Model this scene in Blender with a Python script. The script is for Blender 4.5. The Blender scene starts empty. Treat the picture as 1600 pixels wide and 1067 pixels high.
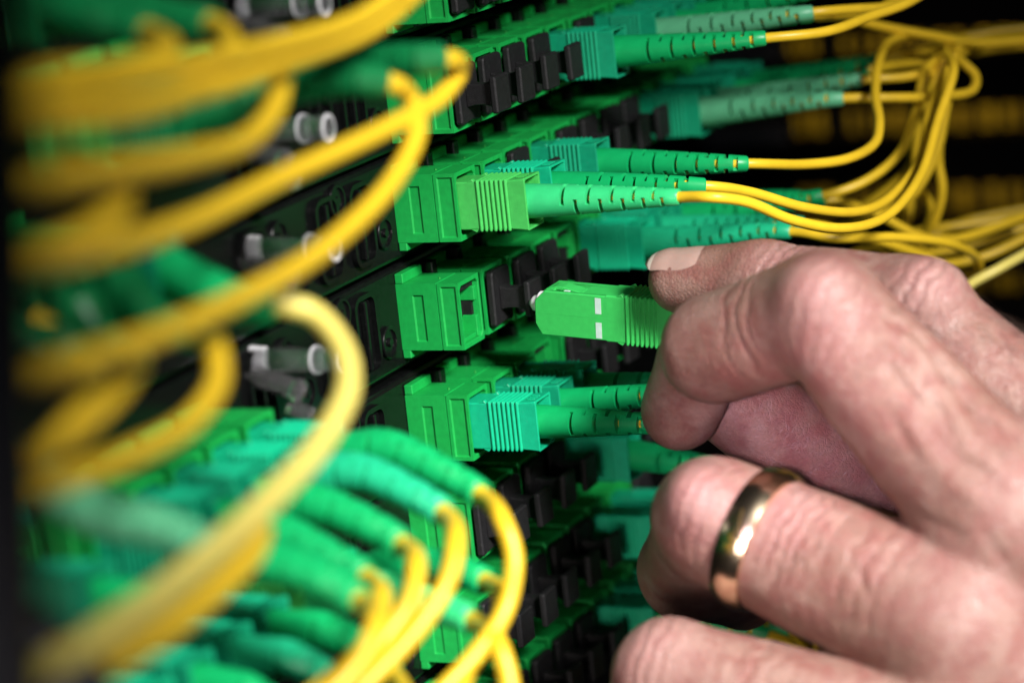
import bpy, bmesh, math, random
import numpy as np
from mathutils import Vector, Matrix

random.seed(4)
np.random.seed(4)
S = 0.001                       # everything below is in millimetres; the scene is real size
SC = bpy.context.scene
COL = SC.collection

# ------------------------------------------------------------------ camera
CAM = np.array([235.636, -461.808, 117.738])
FPX = 4371.26
R = np.array([[0.9129790616, 0.3945957361, -0.1037469903],
              [-0.0040824542, -0.2454302355, -0.9694056597],
              [-0.4079859882, 0.8854706119, -0.2224617471]])   # rows: right, down, forward
cam_d = bpy.data.cameras.new('camera')
cam = bpy.data.objects.new('camera', cam_d)
COL.objects.link(cam)
cam_d.sensor_width = 36
cam_d.lens = FPX / 1600 * 36
cam_d.clip_start = 0.01
cam_d.clip_end = 20
M = Matrix.Identity(4)
for i in range(3):
    M[i][0] = R[0][i]; M[i][1] = -R[1][i]; M[i][2] = -R[2][i]; M[i][3] = CAM[i] * S
cam.matrix_world = M
cam_d.dof.use_dof = True
cam_d.dof.focus_distance = 0.522
cam_d.dof.aperture_fstop = 9.8
cam_d.dof.aperture_blades = 0
SC.camera = cam


def at(u, v, d):
    """world point (mm) on the sight line of photo pixel (u, v) at depth d"""
    return CAM + R.T @ np.array([(u - 800) / FPX * d, (v - 533.5) / FPX * d, d])


def depth(p):
    return float(R[2] @ (np.asarray(p, float) - CAM))


# ------------------------------------------------------------------ world, lamps, exposure
W = bpy.data.worlds.new('World')
SC.world = W
W.use_nodes = True
bg = W.node_tree.nodes['Background']
bg.inputs[0].default_value = (0.75, 0.85, 1.0, 1)
bg.inputs[1].default_value = 0.008


def area(name, pos, target, size, power, color, spread=180, size_y=None):
    l = bpy.data.lights.new(name, 'AREA')
    l.shape = 'RECTANGLE'
    l.size = size * S
    l.size_y = (size_y or size) * S
    l.energy = power
    l.color = color
    l.spread = math.radians(spread)
    o = bpy.data.objects.new(name, l)
    COL.objects.link(o)
    o.location = Vector(pos) * S
    o.rotation_euler = (Vector(target) - Vector(pos)).to_track_quat('-Z', 'Y').to_euler()
    return o


area('key_lamp', (462, -312, 318), (60, -26, -64), 120, 0.60, (1.0, 0.96, 0.93), 38)
area('fill_lamp', (120, -570, -20), (40, 35, -52), 160, 0.055, (1.0, 0.86, 0.80), 26)
area('background_fill', (-20, 459, 150), (-20, 468, -60), 120, 0.16, (1.0, 0.85, 0.6), 60, 12)  # added light above the frame, brightens the cables behind the bars
gap_ = at(1235, 680, 522)
area('violet_fill', (222, -468, 116), tuple(gap_), 16, 0.0055, (1.0, 0.70, 0.92), 7)  # added fill beside the camera, brightens and tints the thumb pad
SC.view_settings.view_transform = 'Standard'
SC.view_settings.look = 'None'
SC.view_settings.exposure = 0
SC.view_settings.gamma = 1


# ------------------------------------------------------------------ materials
def mat(name, col, rough=0.45, spec=0.5, metal=0.0, var=0.12, scale=900, bump=0.0, bscale=2500, coat=0, sss=0,
        dust=0.0, ssr=(0.3, 1.0, 0.4)):
    m = bpy.data.materials.new(name)
    m.use_nodes = True
    nt = m.node_tree
    b = nt.nodes['Principled BSDF']
    b.inputs['Roughness'].default_value = rough
    b.inputs['Specular IOR Level'].default_value = spec
    b.inputs['Metallic'].default_value = metal
    b.inputs['Coat Weight'].default_value = coat
    tc = nt.nodes.new('ShaderNodeTexCoord')
    n = nt.nodes.new('ShaderNodeTexNoise')
    n.inputs['Scale'].default_value = scale
    n.inputs['Detail'].default_value = 6
    nt.links.new(tc.outputs['Object'], n.inputs['Vector'])
    r = nt.nodes.new('ShaderNodeMapRange')
    r.inputs['From Min'].default_value = 0.3
    r.inputs['From Max'].default_value = 0.7
    r.inputs['To Min'].default_value = 1 - var
    r.inputs['To Max'].default_value = 1 + var
    nt.links.new(n.outputs['Fac'], r.inputs['Value'])
    mx = nt.nodes.new('ShaderNodeVectorMath')
    mx.operation = 'MULTIPLY'
    mx.inputs[0].default_value = col
    nt.links.new(r.outputs['Result'], mx.inputs[1])
    out = mx.outputs[0]
    if dust:
        n2 = nt.nodes.new('ShaderNodeTexNoise')
        n2.inputs['Scale'].default_value = 2600
        n2.inputs['Detail'].default_value = 2
        nt.links.new(tc.outputs['Object'], n2.inputs['Vector'])
        r2 = nt.nodes.new('ShaderNodeMapRange')
        r2.inputs['From Min'].default_value = 0.66
        r2.inputs['From Max'].default_value = 0.74
        r2.inputs['To Max'].default_value = dust
        nt.links.new(n2.outputs['Fac'], r2.inputs['Value'])
        mm = nt.nodes.new('ShaderNodeMix')
        mm.data_type = 'RGBA'
        nt.links.new(r2.outputs['Result'], mm.inputs['Factor'])
        nt.links.new(out, mm.inputs['A'])
        mm.inputs['B'].default_value = (0.35, 0.36, 0.34, 1)
        out = mm.outputs['Result']
    nt.links.new(out, b.inputs['Base Color'])
    if bump:
        nb = nt.nodes.new('ShaderNodeTexNoise')
        nb.inputs['Scale'].default_value = bscale
        nb.inputs['Detail'].default_value = 3
        nt.links.new(tc.outputs['Object'], nb.inputs['Vector'])
        bp = nt.nodes.new('ShaderNodeBump')
        bp.inputs['Strength'].default_value = bump
        bp.inputs['Distance'].default_value = 0.0001
        nt.links.new(nb.outputs['Fac'], bp.inputs['Height'])
        nt.links.new(bp.outputs['Normal'], b.inputs['Normal'])
    if sss:
        b.inputs['Subsurface Weight'].default_value = sss
        b.inputs['Subsurface Radius'].default_value = ssr
        b.inputs['Subsurface Scale'].default_value = 0.0012
    return m


M_ADAPT = mat('adapter_green', (0.005, 0.33, 0.056), 0.5, 0.4, var=0.10, bump=0.3, bscale=3000, dust=0.05)
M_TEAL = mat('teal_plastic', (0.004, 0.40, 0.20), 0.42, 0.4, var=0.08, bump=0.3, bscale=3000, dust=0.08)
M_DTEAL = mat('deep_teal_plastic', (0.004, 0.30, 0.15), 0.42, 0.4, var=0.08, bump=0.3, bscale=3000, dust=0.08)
M_PALE = mat('pale_green_plastic', (0.050, 0.44, 0.085), 0.45, 0.4, var=0.08, bump=0.3, bscale=3000, dust=0.06)
M_APPLE = mat('apple_green_plastic', (0.034, 0.44, 0.085), 0.42, 0.45, var=0.06, bump=0.3, bscale=3000, dust=0.05)
M_BOOT = mat('boot_green', (0.004, 0.36, 0.105), 0.38, 0.45, var=0.07, scale=500)
M_GSHADE = mat('boot_shade', (0.003, 0.16, 0.045), 0.4, 0.4, var=0.07, scale=500)  # green darkened in colour for the shade over the upper near cords
M_MINT = mat('boot_mint', (0.030, 0.50, 0.170), 0.4, 0.45, var=0.07, scale=500)
M_BTEAL = mat('boot_teal', (0.012, 0.42, 0.20), 0.38, 0.45, var=0.07, scale=500)
M_PASTEL = mat('boot_pastel', (0.10, 0.42, 0.22), 0.4, 0.45, var=0.07, scale=500)
M_YEL = mat('cable_yellow', (0.70, 0.465, 0.020), 0.38, 0.4, var=0.05, scale=300)
M_LYEL = mat('cable_pale_yellow', (0.78, 0.66, 0.15), 0.38, 0.4, var=0.05, scale=300)
M_CAP = mat('cap_black', (0.007, 0.007, 0.008), 0.6, 0.35, var=0.3, bump=0.8, bscale=4500, dust=0.07)
M_TRAY = mat('tray_black', (0.004, 0.0045, 0.0045), 0.26, 0.25, var=0.3, bump=0.2, bscale=900, dust=0.03)
M_RACK = mat('rack_black', (0.008, 0.008, 0.010), 0.4, 0.4, var=0.3, bump=0.2)
M_BAR = mat('bar_black', (0.0025, 0.0025, 0.003), 0.7, 0.12, var=0.3)
M_NAVY = mat('post_navy', (0.006, 0.010, 0.020), 0.4, 0.4, var=0.3, bump=0.2)
M_STEEL = mat('strip_steel', (0.35, 0.32, 0.32), 0.5, 0.4)
M_WHITE = mat('mark_white', (0.45, 0.60, 0.54), 0.5, 0.4, var=0.06)
M_CAPTIP = mat('tip_translucent', (0.75, 0.80, 0.78), 0.3, 0.5, var=0.05, sss=0.4)
M_GOLD = mat('ring_gold', (0.86, 0.70, 0.48), 0.20, 0.5, metal=1.0, var=0.03, bump=0.06, bscale=1800)
M_NAIL = mat('nail_pink', (0.36, 0.24, 0.205), 0.30, 0.5, var=0.06, scale=300, sss=0.25, ssr=(1, .4, .25))
M_NAILTIP = mat('nail_edge', (0.62, 0.55, 0.48), 0.35, 0.5, var=0.05, scale=300)
M_HAIR = mat('hair_dark', (0.035, 0.022, 0.016), 0.5, 0.4)
M_HAZE = mat('clip_frosted', (0.85, 0.85, 0.88), 0.3, 0.5, var=0.15)
M_MILK = mat('clear_facets', (0.95, 0.95, 0.97), 0.05, 0.6, var=0.03, bump=0.6, bscale=900)
M_MILK.node_tree.nodes['Principled BSDF'].inputs['Transmission Weight'].default_value = 0.97
M_HAZE.node_tree.nodes['Principled BSDF'].inputs['Transmission Weight'].default_value = 0.35

M_GLASS = bpy.data.materials.new('clear_plastic')
M_GLASS.use_nodes = True
b = M_GLASS.node_tree.nodes['Principled BSDF']
b.inputs['Base Color'].default_value = (0.93, 0.93, 0.96, 1)
b.inputs['Transmission Weight'].default_value = 1.0
b.inputs['Roughness'].default_value = 0.03
b.inputs['IOR'].default_value = 1.49
_n = M_GLASS.node_tree.nodes.new('ShaderNodeTexNoise')
_n.inputs['Scale'].default_value = 700
_bp = M_GLASS.node_tree.nodes.new('ShaderNodeBump')
_bp.inputs['Strength'].default_value = 0.35
_bp.inputs['Distance'].default_value = 0.0003
M_GLASS.node_tree.links.new(_n.outputs['Fac'], _bp.inputs['Height'])
M_GLASS.node_tree.links.new(_bp.outputs['Normal'], b.inputs['Normal'])


def skin_material():
    m = bpy.data.materials.new('skin')
    m.use_nodes = True
    nt = m.node_tree
    L = nt.links.new
    b = nt.nodes['Principled BSDF']
    tc = nt.nodes.new('ShaderNodeTexCoord')

    def noise(scale, detail=4, rough=0.55):
        n = nt.nodes.new('ShaderNodeTexNoise')
        n.inputs['Scale'].default_value = scale
        n.inputs['Detail'].default_value = detail
        n.inputs['Roughness'].default_value = rough
        L(tc.outputs['Object'], n.inputs['Vector'])
        return n

    def ramp(src, stops):
        r = nt.nodes.new('ShaderNodeValToRGB')
        els = r.color_ramp.elements
        while len(els) < len(stops):
            els.new(0.5)
        for e, (p, c) in zip(els, stops):
            e.position = p
            e.color = (*c, 1)
        L(src, r.inputs['Fac'])
        return r

    def mix(fac, a, bcol, mode='MIX'):
        x = nt.nodes.new('ShaderNodeMix')
        x.data_type = 'RGBA'
        x.blend_type = mode
        if isinstance(fac, float):
            x.inputs['Factor'].default_value = fac
        else:
            L(fac, x.inputs['Factor'])
        for s, k in ((a, 'A'), (bcol, 'B')):
            if isinstance(s, tuple):
                x.inputs[k].default_value = (*s, 1)
            else:
                L(s, x.inputs[k])
        return x.outputs['Result']

    big = noise(75, 5, 0.6)
    base = ramp(big.outputs['Fac'], [(0.34, (0.1935, 0.1015, 0.0774)), (0.5, (0.2451, 0.1393, 0.1118)), (0.66, (0.2967, 0.1849, 0.1548))])
    blotch = noise(230, 4, 0.6)
    bl = ramp(blotch.outputs['Fac'], [(0.42, (0, 0, 0)), (0.62, (1, 1, 1))])
    s1 = nt.nodes.new('ShaderNodeMath'); s1.operation = 'MULTIPLY'; s1.inputs[1].default_value = 0.8
    L(bl.outputs['Color'], s1.inputs[0])
    c = mix(s1.outputs[0], base.outputs['Color'], (0.2021, 0.0791, 0.0671))
    att = nt.nodes.new('ShaderNodeAttribute')
    att.attribute_name = 'knuckle'
    s2 = nt.nodes.new('ShaderNodeMath'); s2.operation = 'MULTIPLY'; s2.inputs[1].default_value = 0.6
    L(att.outputs['Fac'], s2.inputs[0])
    c = mix(s2.outputs[0], c, (0.3182, 0.1677, 0.1591))
    fine = noise(1500, 3)
    fr = ramp(fine.outputs['Fac'], [(0.3, (0.86, 0.86, 0.86)), (0.7, (1.08, 1.08, 1.08))])
    c = mix(1.0, c, fr.outputs['Color'], 'MULTIPLY')
    L(c, b.inputs['Base Color'])
    b.inputs['Roughness'].default_value = 0.46
    b.inputs['Specular IOR Level'].default_value = 0.42
    b.inputs['Subsurface Weight'].default_value = 0.22
    b.inputs['Subsurface Radius'].default_value = (1.0, 0.36, 0.2)
    b.inputs['Subsurface Scale'].default_value = 0.0028
    v = nt.nodes.new('ShaderNodeTexVoronoi')
    v.feature = 'DISTANCE_TO_EDGE'
    v.inputs['Scale'].default_value = 1250
    dm = nt.nodes.new('ShaderNodeVectorMath')
    dm.operation = 'ADD'
    wn = noise(600, 2)
    sc = nt.nodes.new('ShaderNodeVectorMath'); sc.operation = 'SCALE'; sc.inputs['Scale'].default_value = 0.0012
    L(wn.outputs['Color'], sc.inputs[0])
    L(tc.outputs['Object'], dm.inputs[0]); L(sc.outputs[0], dm.inputs[1])
    L(dm.outputs[0], v.inputs['Vector'])
    vr = nt.nodes.new('ShaderNodeMapRange')
    vr.inputs['From Max'].default_value = 0.18
    L(v.outputs['Distance'], vr.inputs['Value'])
    mid = noise(420, 5, 0.6)
    ad = nt.nodes.new('ShaderNodeMath'); ad.operation = 'MULTIPLY_ADD'
    ad.inputs[1].default_value = 1.6
    L(mid.outputs['Fac'], ad.inputs[0]); L(vr.outputs['Result'], ad.inputs[2])
    bp = nt.nodes.new('ShaderNodeBump')
    bp.inputs['Strength'].default_value = 0.42
    bp.inputs['Distance'].default_value = 0.00022
    L(ad.outputs[0], bp.inputs['Height'])
    L(bp.outputs['Normal'], b.inputs['Normal'])
    return m


M_SKIN = skin_material()


# ------------------------------------------------------------------ builders
class MB:
    """collects vertices and faces (mm) for one mesh"""
    def __init__(s):
        s.v = []; s.f = []; s.mi = []

    def add(s, v, f, mi=0):
        o = len(s.v)
        s.v += [tuple(float(c) for c in p) for p in v]
        s.f += [tuple(o + i for i in q) for q in f]
        s.mi += [mi] * len(f)

    def box(s, x0, x1, y0, y1, z0, z1):
        v = [(x, y, z) for z in (z0, z1) for y in (y0, y1) for x in (x0, x1)]
        s.add(v, [(0, 2, 3, 1), (4, 5, 7, 6), (0, 1, 5, 4), (2, 6, 7, 3), (0, 4, 6, 2), (1, 3, 7, 5)])

    def prism(s, poly, axis, a, b):
        """extrude a polygon given in the two other axes from a to b along axis"""
        n = len(poly)
        def P(p, t):
            q = list(p); q.insert(axis, t); return tuple(q)
        v = [P(p, a) for p in poly] + [P(p, b) for p in poly]
        f = [tuple(range(n))[::-1], tuple(range(n, 2 * n))] + [(i, (i + 1) % n, n + (i + 1) % n, n + i) for i in range(n)]
        s.add(v, f)

    def rings(s, rs, cap0=True, cap1=True, mi=0):
        n = len(rs[0])
        v = [p for r in rs for p in r]
        f = []
        for k in range(len(rs) - 1):
            for i in range(n):
                j = (i + 1) % n
                f.append((k * n + i, k * n + j, (k + 1) * n + j, (k + 1) * n + i))
        if cap0: f.append(tuple(range(n))[::-1])
        if cap1: f.append(tuple((len(rs) - 1) * n + i for i in range(n)))
        s.add(v, f, mi)

    def recess(s, o, eu, ev, w, h, rects, dep):
        """a w x h face at origin o spanned by eu, ev with rectangular recesses, depth along -(eu x ev)"""
        o, eu, ev = map(np.array, (o, eu, ev))
        n = np.cross(eu, ev)
        us = sorted({0, w} | {r[0] for r in rects} | {r[2] for r in rects})
        vs = sorted({0, h} | {r[1] for r in rects} | {r[3] for r in rects})
        inside = lambda a, b: any(r[0] < a < r[2] and r[1] < b < r[3] for r in rects)
        for i in range(len(us) - 1):
            for j in range(len(vs) - 1):
                d = dep if inside((us[i] + us[i + 1]) / 2, (vs[j] + vs[j + 1]) / 2) else 0
                q = [o + eu * a + ev * c - n * d for a, c in ((us[i], vs[j]), (us[i + 1], vs[j]), (us[i + 1], vs[j + 1]), (us[i], vs[j + 1]))]
                s.add(q, [(0, 1, 2, 3)])
        for r in rects:
            c = [(r[0], r[1]), (r[2], r[1]), (r[2], r[3]), (r[0], r[3])]
            for k in range(4):
                a, bb = c[k], c[(k + 1) % 4]
                s.add([o + eu * a[0] + ev * a[1], o + eu * bb[0] + ev * bb[1],
                       o + eu * bb[0] + ev * bb[1] - n * dep, o + eu * a[0] + ev * a[1] - n * dep], [(0, 1, 2, 3)])

    def mesh(s, name, mats, smooth=False, bevel=0, angle=35):
        me = bpy.data.meshes.new(name)
        me.from_pydata([(x * S, y * S, z * S) for x, y, z in s.v], [], s.f)
        if not isinstance(mats, (list, tuple)): mats = [mats]
        for m in mats: me.materials.append(m)
        if len(mats) > 1:
            me.polygons.foreach_set('material_index', s.mi)
        bm = bmesh.new()
        bm.from_mesh(me)
        bmesh.ops.remove_doubles(bm, verts=bm.verts, dist=1e-7)
        bmesh.ops.recalc_face_normals(bm, faces=bm.faces)
        if bevel:
            ed = [e for e in bm.edges if len(e.link_faces) == 2 and e.calc_face_angle(0) > 0.6]
            bmesh.ops.bevel(bm, geom=ed, offset=bevel * S, segments=1, affect='EDGES', clamp_overlap=True)
        bm.to_mesh(me)
        bm.free()
        if smooth:
            me.polygons.foreach_set('use_smooth', [True] * len(me.polygons))
            me.set_sharp_from_angle(angle=math.radians(angle))
        me.update()
        return me


def put(name, me, parent=None, loc=None):
    o = bpy.data.objects.new(name, me)
    COL.objects.link(o)
    if parent is not None: o.parent = parent
    if loc is not None: o.location = Vector([float(c) for c in loc]) * S
    return o


def tag(o, label=None, cat=None, group=None, kind=None):
    for k, v in (('label', label), ('category', cat), ('group', group), ('kind', kind)):
        if v: o[k] = v
    return o


def thing(name, loc, label, cat, group=None):
    o = put(name, None, None, loc)
    o.empty_display_size = 0.004
    return tag(o, label, cat, group)


def spline(pts, step=1.0):
    """centripetal Catmull-Rom through pts, resampled about every step mm"""
    P = np.array(pts, float)
    P = np.vstack([2 * P[0] - P[1], P, 2 * P[-1] - P[-2]])
    out = []
    for i in range(1, len(P) - 2):
        p0, p1, p2, p3 = P[i - 1:i + 3]
        t0 = 0
        t1 = t0 + max(np.linalg.norm(p1 - p0), 1e-6) ** .5
        t2 = t1 + max(np.linalg.norm(p2 - p1), 1e-6) ** .5
        t3 = t2 + max(np.linalg.norm(p3 - p2), 1e-6) ** .5
        for t in np.linspace(t1, t2, 24, endpoint=False):
            a1 = (t1 - t) / (t1 - t0) * p0 + (t - t0) / (t1 - t0) * p1
            a2 = (t2 - t) / (t2 - t1) * p1 + (t - t1) / (t2 - t1) * p2
            a3 = (t3 - t) / (t3 - t2) * p2 + (t - t2) / (t3 - t2) * p3
            b1 = (t2 - t) / (t2 - t0) * a1 + (t - t0) / (t2 - t0) * a2
            b2 = (t3 - t) / (t3 - t1) * a2 + (t - t1) / (t3 - t1) * a3
            out.append((t2 - t) / (t2 - t1) * b1 + (t - t1) / (t2 - t1) * b2)
    out.append(P[-2])
    return Curve(np.array(out))


class Curve:
    def __init__(s, p):
        d = np.linalg.norm(np.diff(p, axis=0), axis=1)
        keep = np.concatenate([[True], d > 1e-6])
        s.p = p[keep]
        s.s = np.concatenate([[0], np.cumsum(np.linalg.norm(np.diff(s.p, axis=0), axis=1))])
        s.len = s.s[-1]

    def pt(s, t):
        return np.array([np.interp(t, s.s, s.p[:, k]) for k in range(3)])

    def frames(s, ts, up=(0, 0, 1)):
        res = []
        u = np.array(up, float)
        for t in ts:
            T = s.pt(min(t + .5, s.len)) - s.pt(max(t - .5, 0))
            T /= np.linalg.norm(T)
            u = u - T * (u @ T)
            u /= np.linalg.norm(u)
            res.append((s.pt(t), T, u, np.cross(T, u)))
        return res


def tube_mb(curve, r, s0=0.0, s1=None, step=1.5, n=14, rfun=None):
    s1 = curve.len if s1 is None else s1
    ts = np.linspace(s0, s1, max(4, int((s1 - s0) / step)))
    mb = MB()
    rs = []
    for t, (p, T, u, w) in zip(ts, curve.frames(ts)):
        rr = rfun(t) if rfun else r
        rs.append([p + rr * (math.cos(a) * w + math.sin(a) * u) for a in np.linspace(0, 2 * math.pi, n, endpoint=False)])
    mb.rings(rs)
    return mb


def shift(mb, d):
    mb.v = [(x - d[0], y - d[1], z - d[2]) for x, y, z in mb.v]
    return mb


def lathe(prof, n=24, cap0=True, cap1=True):
    """rings round the x axis: prof is a list of (x, r)"""
    mb = MB()
    mb.rings([[(x, r * math.cos(a), r * math.sin(a)) for a in np.linspace(0, 2 * math.pi, n, endpoint=False)] for x, r in prof], cap0, cap1)
    return mb


# ------------------------------------------------------------------ layout numbers of the panel
PITCH, LA, TA, HA = 11.9, 13.05, 9.3, 12.9
ROWZ = {-1: 82.5, 0: 61.8, 1: 41.3, 2: 20.9, 3: 0.0, 4: -21.5, 5: -42.1, 6: -62.6, 7: -83.0}
ROWX = {-1: 5.2, 0: 4.0, 1: 2.7, 2: 1.65, 3: 0.0, 4: -0.8, 5: -2.8, 6: -4.1, 7: -5.4}
ROWNAME = {-1: 'highest row', 0: 'topmost row', 1: 'two rows above open socket',
           2: 'one row above open socket', 3: "open socket's row", 4: 'one row below open socket',
           5: 'two rows below open socket', 6: 'three rows below open socket', 7: 'four rows below open socket'}
ORD = ['nearest', 'second', 'third', 'fourth', 'fifth', 'sixth', 'seventh', 'eighth', 'ninth', 'tenth', 'eleventh', 'twelfth']
FRONT0, FRONTZ = -7.05, -3.6      # first place of the near block, in pitches, and its drop


# ------------------------------------------------------------------ the rack behind everything
mb = MB(); mb.box(-400, 300, 520, 530, -400, 420)
tag(put('rack_back_wall', mb.mesh('rack_back_wall', M_BAR)), kind='structure', label='black wall of the rack far behind the cables')
def on_y(u, v, Y):
    a = at(u, v, 100); k = (Y - CAM[1]) / (a[1] - CAM[1])
    return CAM + (a - CAM) * k
BARS = [(-160, 52), (84, 168), (214, 290), (344, 430), (468, 620)]
for k, (v0, v1) in enumerate(BARS):
    z1, z0 = on_y(1450, v0, 440)[2], on_y(1450, v1, 440)[2]
    o = thing('rack_bar', (-60, 440, (z0 + z1) / 2), ['black rack bar at the top of the dark background', 'black rack bar above the upper yellow glimpse in the background',
              'black rack bar between upper and middle yellow glimpses', 'black rack bar between middle and lower yellow glimpses', 'black rack bar lowest in the background behind the hand'][k],
              'rack bar', 'black bars of the background rack')
    h = (z1 - z0) / 2
    mb = MB(); mb.box(-220, 220, -1.5, 1.5, -h, h); mb.box(-220, 220, 1.5, 14, h - 2, h); mb.box(-220, 220, 1.5, 14, -h, -h + 2)
    put('bar_face', mb.mesh('bar_face', M_BAR, bevel=.5), o)
    if k:
        mb = MB(); mb.box(on_y(1105, 190, 440)[0] + 60, on_y(1235, 190, 440)[0] + 60, -3, -1.6, h + 0.3, h + 5.6)
        put('steel_strip', mb.mesh('steel_strip', M_STEEL, bevel=.3), o)
zt, zb = on_y(1450, -120, 470)[2], on_y(1450, 640, 470)[2]
x = on_y(1235, 200, 470)[0]
while x < on_y(1640, 200, 470)[0]:
    w = random.choice([.9, 1.1, 1.3])
    y = 470 + random.uniform(0, 14)
    cv = spline([(x, y, zt), (x + random.uniform(-4, 4), y, (zt + zb) / 2), (x + random.uniform(-5, 5), y, zb)])
    mb = tube_mb(cv, w, step=6, n=8)
    o = put('fibre_cable', shift(mb, (x, y, zb)).mesh('cable', M_YEL, True), None, (x, y, zb))
    tag(o, 'blurred yellow cable hanging upright behind the black rack bars', 'cable', 'yellow cables hanging behind the rack bars')
    x += random.choice([2.4, 2.8, 3.4, 4.0, 6.5, 11.0])

# ------------------------------------------------------------------ trays
def slot_ring(y0, y1, z0, z1, r, w, x0, x1):
    """rounded-rectangle raised frame in the y-z plane"""
    def loop(off, x):
        pts = []
        for cy, cz, a0 in ((y1 - r, z1 - r, 0), (y0 + r, z1 - r, 90), (y0 + r, z0 + r, 180), (y1 - r, z0 + r, 270)):
            for k in range(6):
                a = math.radians(a0 + k * 18)
                pts.append((x, cy + (r + off) * math.cos(a), cz + (r + off) * math.sin(a)))
        return pts
    mb = MB()
    mb.rings([loop(0, x0), loop(0, x1), loop(-w, x1), loop(-w, x0)], False, False)
    return mb

me_boss = lathe([(0, 3.1), (0.7, 3.1), (0.9, 2.9), (0.9, 2.45), (0.45, 2.3), (0.45, 0.9), (1.0, 0.75), (1.0, 0.001)], 28).mesh('boss', M_TRAY, True, angle=30)
me_slot = slot_ring(0, 9.0, 0, 15.5, 2.6, 0.9, 0, 1.1).mesh('slot_frame', M_TRAY, True, angle=30)
mb = MB(); mb.box(0, 1.3, 3.6, 4.7, 1.2, 14.2); me_slotbar = mb.mesh('slot_bar', M_TRAY, bevel=.2)
mb = MB(); mb.box(0, 3.4, 0, 2.4, 0, 3.2); mb.box(0, 1.2, 0, 2.4, -14.0, 0); me_clip = mb.mesh('clip', M_TRAY, bevel=.2)
TRAYLAB = {-1: 'black panel tray highest at the left, holding blurred green boots', 0: 'black panel tray cut by the top edge of the photo',
           1: 'black panel tray two rows above the open socket', 2: 'black panel tray just above the open socket',
           3: 'black panel tray holding the open green socket', 4: 'black panel tray just below the open socket',
           5: 'black panel tray two rows below the open socket', 6: 'black panel tray three rows below the open socket',
           7: 'black panel tray lowest in the photo'}
TRAY = {}
for r in ROWZ:
    z0 = ROWZ[r]; x0 = ROWX[r]
    o = thing('panel_tray', (x0, 0, z0), TRAYLAB[r], 'panel tray', 'stacked black panel trays')
    TRAY[r] = o
    mb = MB()
    prof = [(-60, -3.2), (-0.6, -3.2), (0, -2.6), (0, 15.6), (-0.6, 16.3), (-60, 16.3)]
    mb.prism([(p[0], p[1]) for p in prof], 1, -215, 165)
    put('tray_body', mb.mesh('tray_body', M_TRAY, bevel=.3), o)
    mb = MB(); mb.box(-60, -3.0, -215, 165, 16.4, 17.3)
    put('tray_seam', mb.mesh('tray_seam', M_RACK), o)
    for y in (-19.5, -33, -60):
        put('slot_frame', me_slot, o, (0, y, -1.0)); put('slot_bar', me_slotbar, o, (0, y, -1.0))
    for y, z in ((-6.2, 3.2), (-23.5, 12.8), (-40, 2.6), (-46, 11)):
        put('boss', me_boss, o, (0, y, z))
    for i in range(0, 10):
        put('clip', me_clip, o, (0, i * PITCH + TA + 0.15, 12.0))

# ------------------------------------------------------------------ adapters
mb = MB()
mb.box(0, 1.7, 0.0, 8.6, HA + .02, HA + 1.9); mb.box(0, 1.7, 0.0, 8.6, -1.6, -.02)
me_flange = mb.mesh('flange', M_ADAPT, bevel=.15)
def shell(x0, x1, rects, open_end):
    mb = MB()
    w = .6
    mb.recess((x0, 0, 0), (1, 0, 0), (0, 0, 1), x1 - x0, HA, rects, 0.35)
    for (a, b_, c, d) in (((x0, TA, 0), (x1, TA, 0), (x1, TA, HA), (x0, TA, HA)), ((x0, 0, HA), (x1, 0, HA), (x1, TA, HA), (x0, TA, HA)),
                          ((x0, 0, 0), (x0, TA, 0), (x1, TA, 0), (x1, 0, 0))):
        mb.add([a, b_, c, d], [(0, 1, 2, 3)])
    o_ = [(0, 0), (TA, 0), (TA, HA), (0, HA)]
    if open_end:
        # mouth with small corner chamfers, then a cavity
        c = .7
        y0, y1, zz0, zz1 = w, TA - .55, .9, HA - .9
        inn = [(y0 + c, zz0), (y1 - c, zz0), (y1, zz0 + c), (y1, zz1 - c), (y1 - c, zz1), (y0 + c, zz1), (y0, zz1 - c), (y0, zz0 + c)]
        out = [(c, 0), (TA - c, 0), (TA, 0 + c), (TA, HA - c), (TA - c, HA), (c, HA), (0, HA - c), (0, c)]
        n = 8
        v = [(x1, *p) for p in out] + [(x1, *p) for p in inn] + [(x0 + .8, *p) for p in inn]
        f = [(i, (i + 1) % n, n + (i + 1) % n, n + i) for i in range(n)] + [(n + i, n + (i + 1) % n, 2 * n + (i + 1) % n, 2 * n + i) for i in range(n)]
        f.append(tuple(2 * n + i for i in range(n)))
        mb.add(v, f)
        for k, (q, a, bb) in enumerate((((0, 0), 7, 0), ((TA, 0), 1, 2), ((TA, HA), 3, 4), ((0, HA), 5, 6))):
            mb.add([(x1, *q), (x1, *out[a]), (x1, *out[bb])], [(0, 1, 2)])
    else:
        mb.add([(x1, *p) for p in o_], [(0, 1, 2, 3)])
    mb.add([(x0, *p) for p in o_], [(0, 3, 2, 1)])
    return mb
me_rear = shell(0, 8.45, [(3.4, 1.75, 5.5, 10.6)], False).mesh('rear_shell', M_ADAPT, bevel=.11)
me_front = shell(8.62, LA, [(.75, .85, 3.75, 12.1)], True).mesh('front_shell', M_ADAPT, bevel=.11)
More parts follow.
